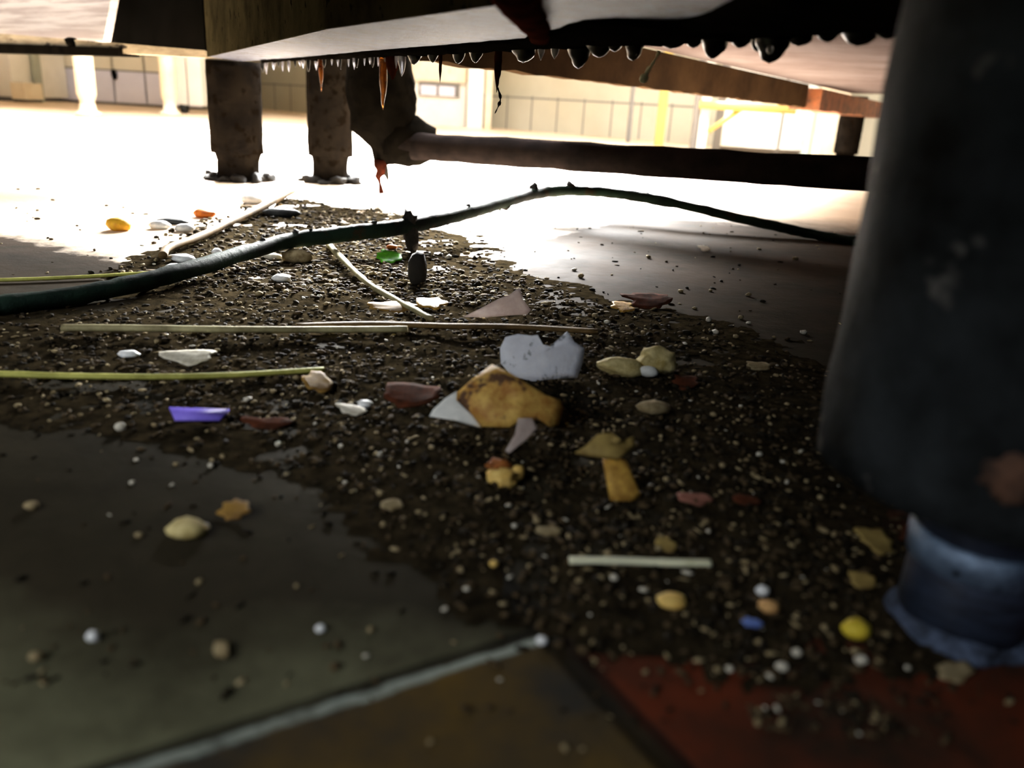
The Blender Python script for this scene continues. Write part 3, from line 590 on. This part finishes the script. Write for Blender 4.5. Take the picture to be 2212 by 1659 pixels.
# lumps and flakes, each one its own piece
LP = [('corn_kernel', 'round yellow corn kernel on dirt by the leg foot', 'kernel', 1848, 1375, 60, 48, 'kernel'),
 ('dried_bean', 'tan rounded bean on dirt beside a white bead', 'bean', 1660, 1322, 42, 34, 'tan_bean'),
 ('fat_bead', 'small white bead directly behind the tan bean', 'bead', 1646, 1285, 28, 28, 'rice'),
 ('food_crumb', 'golden brown curled crumb below the pale straight stalk', 'crumb', 1450, 1310, 66, 34, 'pop_yellow'),
 ('rice_grain', 'white grain on dark dirt between the two long stalks', 'grain', 277, 771, 42, 18, 'rice'),
 ('pale_lump', 'pale yellow-green lump alone on bare grimy tile', 'lump', 402, 1158, 82, 44, 'ginger'),
 ('grey_bead', 'tiny grey bead touching the pale yellow-green lump', 'bead', 440, 1146, 24, 22, 'crumb_pale'),
 ('rice_grain', 'short white grain beside a pale sliver near the tan flap', 'grain', 788, 880, 34, 22, 'rice'),
 ('orange_chunk', 'orange food chunk on bright floor near range leg', 'food scrap', 440, 470, 46, 24, 'orange'),
 ('yellow_crumple', 'crumpled yellow scrap on bright floor edge', 'food scrap', 255, 498, 46, 36, 'yellow_bit'),
 ('white_bean', 'white bean on bright floor next to yellow scrap', 'bean', 344, 494, 40, 22, 'rice'),
 ('white_bean', 'white bean on bright floor below the orange chunk', 'bean', 399, 500, 40, 22, 'rice'),
 ('dark_shell', 'dark curved shell lying between two white beans', 'shell', 372, 484, 66, 16, 'shell'),
 ('black_lump', 'elongated black lump on bright floor below the far legs', 'lump', 608, 468, 82, 24, 'shell'),
 ('white_shell', 'white rounded shell fragment at base of the range leg', 'shell', 542, 440, 46, 30, 'rice'),
 ('rice_grain', 'large slanted white grain against the green cable', 'grain', 392, 566, 54, 22, 'rice'),
 ('rice_grain', 'smaller white grain touching the cable under the slanted grain', 'grain', 376, 580, 36, 14, 'rice'),
 ('white_pebble', 'shiny white pebble on dirt below the cable middle', 'pebble', 607, 608, 40, 22, 'rice'),
 ('white_pebble', 'grey-white domed bit just below the cable', 'pebble', 588, 560, 40, 18, 'crumb_pale'),
 ('white_pebble', 'tiny white bit tucked on the upper side of cable', 'pebble', 468, 550, 22, 18, 'rice'),
 ('fluff_clump', 'dark fluffy clump standing on litter under the cable by green leaf', 'clump', 900, 612, 46, 92, 'dust'),
 ('orange_bit', 'orange speck sitting above the green leaf bit', 'food scrap', 846, 538, 22, 14, 'orange'),
 ('tan_lump', 'beige crumbly lump on litter under cable beside twig', 'lump', 640, 566, 70, 36, 'crumb_tan'),
 ('tan_lump', 'dull tan lump on dirt beyond the peel strip', 'lump', 1410, 892, 72, 36, 'crumb_tan'),
 ('pale_bit', 'white bead by joint corner of the red tile', 'bead', 1170, 1392, 26, 26, 'rice'),
 ('pale_bit', 'white bead alone on olive grimy tile in near corner', 'bead', 200, 1384, 26, 26, 'rice'),
 ('pale_bit', 'greenish white bead on grimy tile before pale tile edge', 'bead', 692, 1364, 22, 20, 'rice'),
 ('pale_bit', 'dim grey bead on grimy tile below the white one', 'bead', 76, 1427, 28, 22, 'crumb_tan'),
 ('pale_bit', 'grey oval bit on dark tile, furthest from the dirt', 'bead', 68, 1100, 28, 22, 'crumb_tan'),
 ('pale_bit', 'pale cube-like crumb on dark tile under the purple strip', 'crumb', 260, 930, 22, 24, 'crumb_pale'),
 ('pale_bit', 'light crumb on red tile among scattered specks', 'bead', 1688, 1448, 26, 24, 'crumb_pale'),
 ('pale_bit', 'cream bead in front of the yellow corn kernel', 'bead', 1860, 1434, 26, 24, 'crumb_pale'),
 ('pale_bit', 'cream bead between yellow kernel and red tile specks', 'bead', 1720, 1416, 20, 20, 'crumb_pale'),
 ('twin_crumb', 'pale crumb under the straight stalk, paired with a whiter one', 'crumb', 1296, 1254, 22, 16, 'crumb_tan'),
 ('twin_crumb', 'whiter round crumb of the pair under the straight stalk', 'crumb', 1326, 1253, 18, 18, 'crumb_pale'),
 ('corn_crumb', 'small pale yellow crumb on dirt before the straight stalk', 'crumb', 1066, 1224, 18, 20, 'pop_yellow')]
for nm, lb, ct, x, y, w, h, m in LP: lump(nm, lb, ct, x, y, w, h, m, random.uniform(-.3, .3), .16)
FL = [('pale_flake', 'large greyish white oval flake between the two long stalks', 'flake', 412, 782, 88, 28, 'crumb_pale', 0),
 ('pale_sliver', 'thin pale sliver lying beside a short white grain', 'sliver', 762, 893, 72, 18, 'crumb_pale', -.35),
 ('tan_leaf', 'tan leaf scrap at the tip of the yellow-green stalk', 'leaf', 690, 838, 56, 50, 'tan_leaf', .5),
 ('red_leaf', 'reddish brown dry leaf beside the white-tipped tan flap', 'leaf', 885, 870, 116, 50, 'red_leaf', -.2),
 ('brown_leaf', 'brown leaf flake alone on bare grimy tile', 'leaf', 508, 1112, 62, 36, 'tan_leaf', -.5),
 ('green_leaf', 'bright green leaf bit on litter under the cable', 'leaf', 838, 564, 50, 34, 'green_leaf', .3),
 ('yellow_leaf', 'mustard leaf flake at the lower end of the twig', 'leaf', 932, 664, 62, 22, 'peel', .1),
 ('brown_leaf', 'brown leaf flake just behind the long dry stem', 'leaf', 850, 672, 110, 22, 'tan_leaf', 0),
 ('pink_flake', 'pinkish flake on dirt between peel strip and near leg', 'flake', 1500, 1086, 64, 24, 'pink_flake', -.1),
 ('red_flake', 'dull red-brown flake nearest the leg on dark dirt', 'flake', 1612, 1088, 54, 22, 'red_leaf', 0),
 ('pale_chip', 'pale oblong chip on dirt edge before popped kernel', 'chip', 848, 1098, 46, 24, 'crumb_tan', .2),
 ('pale_chip', 'beige oblong chip on dirt behind straight stalk', 'chip', 1188, 1154, 58, 20, 'crumb_tan', 0),
 ('olive_chip', 'olive square chip right behind the straight stalk', 'chip', 1436, 1184, 38, 28, 'peel_olive', 0),
 ('olive_flake', 'olive flake lying against the bottom of near leg', 'flake', 1884, 1180, 66, 44, 'peel_olive', .6),
 ('olive_flake', 'dim olive flake between near leg and yellow kernel', 'flake', 1860, 1262, 46, 28, 'peel_olive', .1),
 ('foil_bit', 'tiny blue foil glint on dirt near the tan bean', 'foil', 1622, 1352, 34, 16, 'foil', 0),
 ('pale_flake', 'pale thin flake on dirt beyond knobbly tan piece', 'flake', 1636, 797, 52, 14, 'crumb_tan', 0),
 ('rust_flake', 'rusty orange flake on dirt before knobbly tan piece', 'flake', 1482, 838, 56, 28, 'red_leaf', -.4),
 ('brown_leaf', 'dark red-brown leaf on grimy floor beyond the paper scrap', 'leaf', 1400, 660, 110, 30, 'red_leaf', -.1),
 ('tan_flake', 'mustard tan flake on floor between film scrap and red-brown leaf', 'flake', 1344, 672, 50, 20, 'peel', 0),
 ('pale_flake', 'tiny pale flake on shaded floor beneath the cable', 'flake', 1520, 542, 26, 12, 'crumb_pale', 0),
 ('tan_stick', 'short tan stick on olive grimy tile near pale tile edge', 'stick', 478, 1412, 54, 22, 'crumb_tan', -.9),
 ('brown_film', 'dull brown flat smear of skin by the purple strip', 'flake', 580, 922, 100, 24, 'red_leaf', 0),
 ('crust_flake', 'pale crust curl against the leg base over red tile', 'crust', 2060, 1462, 80, 30, 'crumb_tan', .4)]
for nm, lb, ct, x, y, w, h, m, r in FL: flake(nm, lb, ct, x, y, w, h, m, r)
# plain specks that nothing tells apart
SP = [(160, 752), (230, 868), (215, 855), (38, 880), (294, 996), (285, 1046), (300, 1160), (372, 1050), (425, 950), (448, 933), (548, 870), (600, 962), (620, 916), (634, 910), (680, 918), (735, 968), (740, 920), (820, 985), (820, 1070), (745, 1045), (990, 1195), (862, 1010), (932, 970), (905, 1110), (1110, 1140), (1160, 1130), (1222, 1125), (1350, 1180), (1560, 1010), (1590, 960), (1640, 985), (1690, 1000), (1500, 950), (1540, 900), (1600, 880), (1660, 905), (1480, 1000), (1440, 1040), (1380, 1120), (1530, 1150), (1735, 722), (1600, 690), (1535, 630), (1470, 632), (1616, 640), (1617, 700), (1530, 695), (1500, 668), (1545, 720), (1590, 730), (1640, 540), (1718, 562), (1400, 558), (1255, 600), (1240, 585), (1310, 700), (1250, 690), (1285, 685), (1390, 720), (1480, 745), (1020, 660), (1130, 600), (1160, 605), (970, 560), (960, 545), (1000, 600), (760, 585), (720, 640), (690, 600), (655, 620), (705, 660), (560, 640), (420, 604), (186, 655), (95, 648), (340, 742), (470, 760), (455, 1010), (380, 1005), (640, 820), (650, 840), (590, 848), (610, 855), (535, 868), (1550, 1450), (1480, 1330), (1400, 1300), (1275, 1330), (1740, 1260), (1800, 1310), (1780, 1360), (1640, 1390), (1575, 1450), (1960, 1445), (960, 1320), (800, 1365), (790, 1420), (430, 1260), (980, 1390), (1080, 1470), (1220, 1620), (1260, 1620), (930, 1606), (640, 1270)]
for i, (x, y) in enumerate(SP):
    w = random.uniform(11, 21)*(1 if y > 700 else .9); m = random.choice(('crumb_pale', 'crumb_tan', 'crumb_tan'))
    lump('speck', 'tiny pale speck of dried food scattered on the grimy floor', 'speck', x, y, w, w*random.uniform(.5, .9), m, random.uniform(0, 3), .35, sub=1, group='pale specks in the floor litter')

# ------------------------------------------------------------------ the kitchen beyond
def base(px, y): return aty(px, 300, y).x
WA, WB = Vector((-2.6, 6.06)), Vector((3.4, 1.87)); wd = (WB-WA).normalized(); wn = Vector((wd.y, -wd.x))
q = MB(); q.bar(WA, WB, .1, 0, 2.7, 'tilewall', -1 if (Vector((-wd.y, wd.x)).y < 0) else 1); struct(q.build('wall_back', smooth=False))
q = MB(); q.bar(WA-Vector((wn.x, wn.y))*0, WB, .018, 0, .165, 'tilewall', 1 if (Vector((-wd.y, wd.x)).y < 0) else -1)
bb = struct(q.build('baseboard_back', smooth=False))
q = MB(); k = 0; o = wn*.018
t = .2
while t < (WB-WA).length-.1:
    c = WA+wd*t+o; q.prism([c, c+wd*.006, c+wd*.006+wn*.0008, c+wn*.0008], 0, .163, 'seam'); t += .15
q.prism([WA+o, WB+o, WB+o+wn*.001, WA+o+wn*.001], .150, .156, 'seam'); q.build('tile_joints', bb, False)
q = MB(); q.prism([(-6, -4), (6, -4), (6, 8), (-6, 8)], 2.75, 2.8, 'ceil'); struct(q.build('ceiling', smooth=False))
q = MB(); q.prism([(-4.2, 6.2), (-2.6, 6.06), (-2.6, 6.16), (-4.2, 6.3)], 0, 2.7, 'tilewall'); struct(q.build('wall_side', smooth=False))
# lilac grey cabinets
cab = thing('cabinet', (-2.6, 4.6, 0), 'lilac grey cabinet run with dark seams across the bright aisle', 'cabinet')
cx = [base(x, 4.42) for x in (-260, -60, 107, 182, 255, 322, 362, 440)]
q = MB(); q.prism([(cx[0], 4.45), (cx[-1], 4.45), (cx[-1], 5.0), (cx[0], 5.0)], 0, .86, 'seam'); q.build('body', cab, False)
for i in range(len(cx)-1):
    q = MB(); q.prism([(cx[i]+.006, 4.43), (cx[i+1]-.006, 4.43), (cx[i+1]-.006, 4.45), (cx[i]+.006, 4.45)], .012, .165, 'cabgrey'); d = q.build('door', cab, False)
    q = MB(); q.prism([(cx[i]+.006, 4.43), (cx[i+1]-.006, 4.43), (cx[i+1]-.006, 4.45), (cx[i]+.006, 4.45)], .172, .84, 'cabtan'); q.build('upper_panel', cab, False, 'putty panel')
p_ = aty(247, 161, 4.42); q = MB(); q.blob(p_, .016, .012, .026, 'grease', nz=.2); q.build('latch', cab, label='black latch')
# cream worktable: one leg shows in full
tb = thing('worktable', fl(192, 254), 'cream painted worktable whose rusted leg stands on the aisle floor', 'table')
l0 = fl(192, 252); q = MB(); q.prism([(l0.x-1.4, l0.y-.05), (l0.x+.06, l0.y-.05), (l0.x+.06, l0.y+.75), (l0.x-1.4, l0.y+.75)], .84, .88, 'cream'); q.build('tabletop', tb, False)
for (x, y) in ((l0.x, l0.y), (base(372, 3.35), 3.35), (l0.x-1.3, l0.y), (l0.x-1.3, 3.35)):
    q = MB(); q.lathe([(.0, .040), (.012, .040), (.02, .026), (.05, .022), (.07, .030), (.84, .030)], (x, y, 0), 'cream', 20, .0015, 30); q.build('leg', tb)
# white trolley posts
tr = thing('trolley', (base(408, 3.75), 3.75, 0), 'white trolley post on a dark caster beside the cabinets', 'trolley')
for px in (405, 434):
    q = MB(); x = base(px, 3.75); q.prism([(x-.035, 3.72), (x+.03, 3.72), (x+.03, 3.78), (x-.035, 3.78)], .035, .8, 'white'); q.build('post', tr, False)
x = base(405, 3.75); q = MB(); q.tube([(x-.012, 3.74, .024), (x+.012, 3.74, .024)], .024, 'shell', 20); q.build('caster', tr, label='dark caster')
q = MB(); q.prism([(x-.04, 3.7), (x+.5, 3.7), (x+.5, 4.2), (x-.04, 4.2)], .8, .84, 'white'); q.build('top_shelf', tr, False)
# cream bin and white unit at the edge
bn_ = thing('bin', (base(52, 3.9), 3.95, 0), 'small pale yellow bin standing against a grey-green post', 'bin')
x0, x1 = base(38, 3.9), base(66, 3.9); q = MB(); q.prism([(x0, 3.9), (x1, 3.9), (x1, 4.05), (x0, 4.05)], .012, .085, 'cream'); q.build('tub', bn_, False)
q = MB(); q.prism([(x0+.003, 3.905), (x1, 3.905), (x1, 4.04), (x0+.003, 4.04)], 0, .012, 'shell'); q.build('base', bn_, False, 'dark base')
x0, x1 = base(66, 4.0), base(77, 4.0); q = MB(); q.prism([(x0, 4.08), (x1, 4.08), (x1, 4.12), (x0, 4.12)], 0, .9, 'greygreen'); tag(centre(q.build('steel_post', smooth=False)), 'slim grey-green post in front of the lilac cabinets', 'post')
fr = thing('freezer', (base(-40, 3.9), 4.1, 0), 'white enamel appliance standing at the end of lilac cabinets', 'appliance')
x0, x1 = base(-200, 3.9), base(34, 3.9); q = MB(); q.prism([(x0, 3.93), (x1, 3.93), (x1, 4.4), (x0, 4.4)], .02, .9, 'white'); q.build('body', fr, False)
q = MB(); q.prism([(x0, 3.95), (x1-.02, 3.95), (x1-.02, 4.38), (x0, 4.38)], 0, .02, 'seam'); q.build('plinth', fr, False)
# cream unit with an open slot, on the wall side
cu = thing('counter_unit', (base(945, 4.1), 4.25, 0), 'cream counter unit with a dark slot seen past the pipe elbow', 'counter')
x0, x1 = base(884, 4.1), base(1002, 4.1)
q = MB(); q.prism([(x0, 4.1), (x1, 4.1), (x1, 4.45), (x0, 4.45)], .205, .85, 'cream'); q.build('drawer_front', cu, False)
q = MB(); q.prism([(x0, 4.12), (x1, 4.12), (x1, 4.44), (x0, 4.44)], .0, .205, 'white'); q.build('body', cu, False)
q = MB(); q.prism([(x0+.04, 4.112), (x1-.03, 4.112), (x1-.03, 4.12), (x0+.04, 4.12)], .135, .195, 'seam'); f_ = q.build('slot_frame', cu, False)
for u in (0, 1):
    xa = x0+.05+u*(x1-x0-.09)/2; xb = xa+(x1-x0-.09)/2-.012; q = MB(); q.prism([(xa, 4.106), (xb, 4.106), (xb, 4.112), (xa, 4.112)], .138, .182, 'cabgrey'); q.build('slot_panel', cu, False)
for px, w, m, nm, lb in ((1024, .075, 'white', 'table_leg', 'thick white leg beside the cream counter unit'), (1052, .03, 'cream', 'pipe_post', 'slim cream post next to the thick white leg')):
    x = base(px, 4.05); q = MB(); q.prism([(x-w/2, 4.03), (x+w/2, 4.03), (x+w/2, 4.08), (x-w/2, 4.08)], .0, .85, m); tag(centre(q.build(nm, smooth=False)), lb, 'leg' if w > .05 else 'post')
# yellow rack with brace
rk = thing('rack', (base(1500, 3.0), 3.05, 0), 'yellow braced rack standing before the cream tiled wall', 'rack')
def post(px, y, w, z0, z1, m, parent, name='post', label=None):
    x = base(px, y); q = MB(); q.prism([(x-w/2, y), (x+w/2, y), (x+w/2, y+.03), (x-w/2, y+.03)], z0, z1, m); return q.build(name, parent, False, label)
post(1425, 3.25, .03, .0, .9, 'yellow', rk); post(1358, 3.4, .014, .0, .9, 'seam', rk, label='thin grey post'); post(1500, 3.0, .02, .0, .9, 'seam', rk, label='thin grey post'); post(1515, 3.0, .035, .0, .9, 'white', rk, label='white post')
q = MB(); a_ = aty(1512, 226, 3.0); b_ = aty(1720, 238, 2.9); q.tube([a_, b_], .014, 'yellow', 10); q.build('bar', rk)
q = MB(); a_ = aty(1606, 232, 2.97); b_ = aty(1530, 284, 2.97); q.tube([a_, b_], .009, 'yellow', 10); q.build('brace', rk)
wp = thing('white_cabinet', (base(1650, 3.0), 3.2, 0), 'bright white cabinet with a grey door joint below the brown rail', 'cabinet')
x0, x1, x2 = base(1560, 3.05), base(1684, 3.05), base(1744, 3.05)
for xa, xb in ((x0, x1-.006), (x1+.006, x2)):
    q = MB(); q.prism([(xa, 3.05), (xb, 3.05), (xb, 3.07), (xa, 3.07)], .02, .8, 'white'); q.build('door', wp, False)
q = MB(); q.prism([(x0, 3.07), (x2, 3.07), (x2, 3.2), (x0, 3.2)], 0, .82, 'seam'); q.build('body', wp, False)
x = base(1757, 2.9); q = MB(); q.lathe([(0, .03), (.01, .03), (.015, .018), (.9, .018)], (x, 2.95, 0), 'greygreen', 16); tag(centre(q.build('steel_post')), 'slim grey-green post beside the white cabinet', 'post')
x = base(1795, 2.75); q = MB(); q.prism([(x-.02, 2.78), (x+.05, 2.78), (x+.05, 2.86), (x-.02, 2.86)], 0, .9, 'cream'); tag(centre(q.build('table_leg', smooth=False)), 'cream leg just before the dark bracketed rear leg', 'leg')

# ------------------------------------------------------------------ light
def area(name, loc, to, sx, sy, power, col):
    l = bpy.data.lights.new(name, 'AREA'); l.shape = 'RECTANGLE'; l.size = sx; l.size_y = sy; l.energy = power; l.color = col
    o = bpy.data.objects.new(name, l); COL.objects.link(o); o.location = loc
    o.rotation_euler = (Vector(to)-Vector(loc)).to_track_quat('-Z', 'Y').to_euler(); return o
a1 = area('aisle_strip_light', (-.4, 1.9, 2.4), (-.4, 1.7, 0), 3.0, .5, 240, (1, .985, .97)); a1.data.spread = math.radians(115)
a2 = area('window_daylight', (-.1, 3.7, 1.35), (-.05, 1.0, .0), 2.2, .9, 520, (1, .99, .97)); a2.data.spread = math.radians(60)
area('room_fill', (-1.0, -.9, .9), (-.1, .2, 0), .8, .6, 18, (.97, .98, 1))  # fill added behind the viewer to brighten the near floor and litter
area('blue_daylight', (1.3, -1.0, .7), (.12, .17, .03), .7, .7, 2, (.6, .78, 1))  # bluish light from behind, aimed at the near foot
w = bpy.data.worlds.new('room_ambient'); S.world = w; w.use_nodes = True
w.node_tree.nodes['Background'].inputs[0].default_value = (.9, .92, 1, 1); w.node_tree.nodes['Background'].inputs[1].default_value = .008
S.view_settings.view_transform = 'Standard'; S.view_settings.look = 'None'; S.view_settings.gamma = 1; S.view_settings.use_curve_mapping = False
S.view_settings.exposure = 0.0
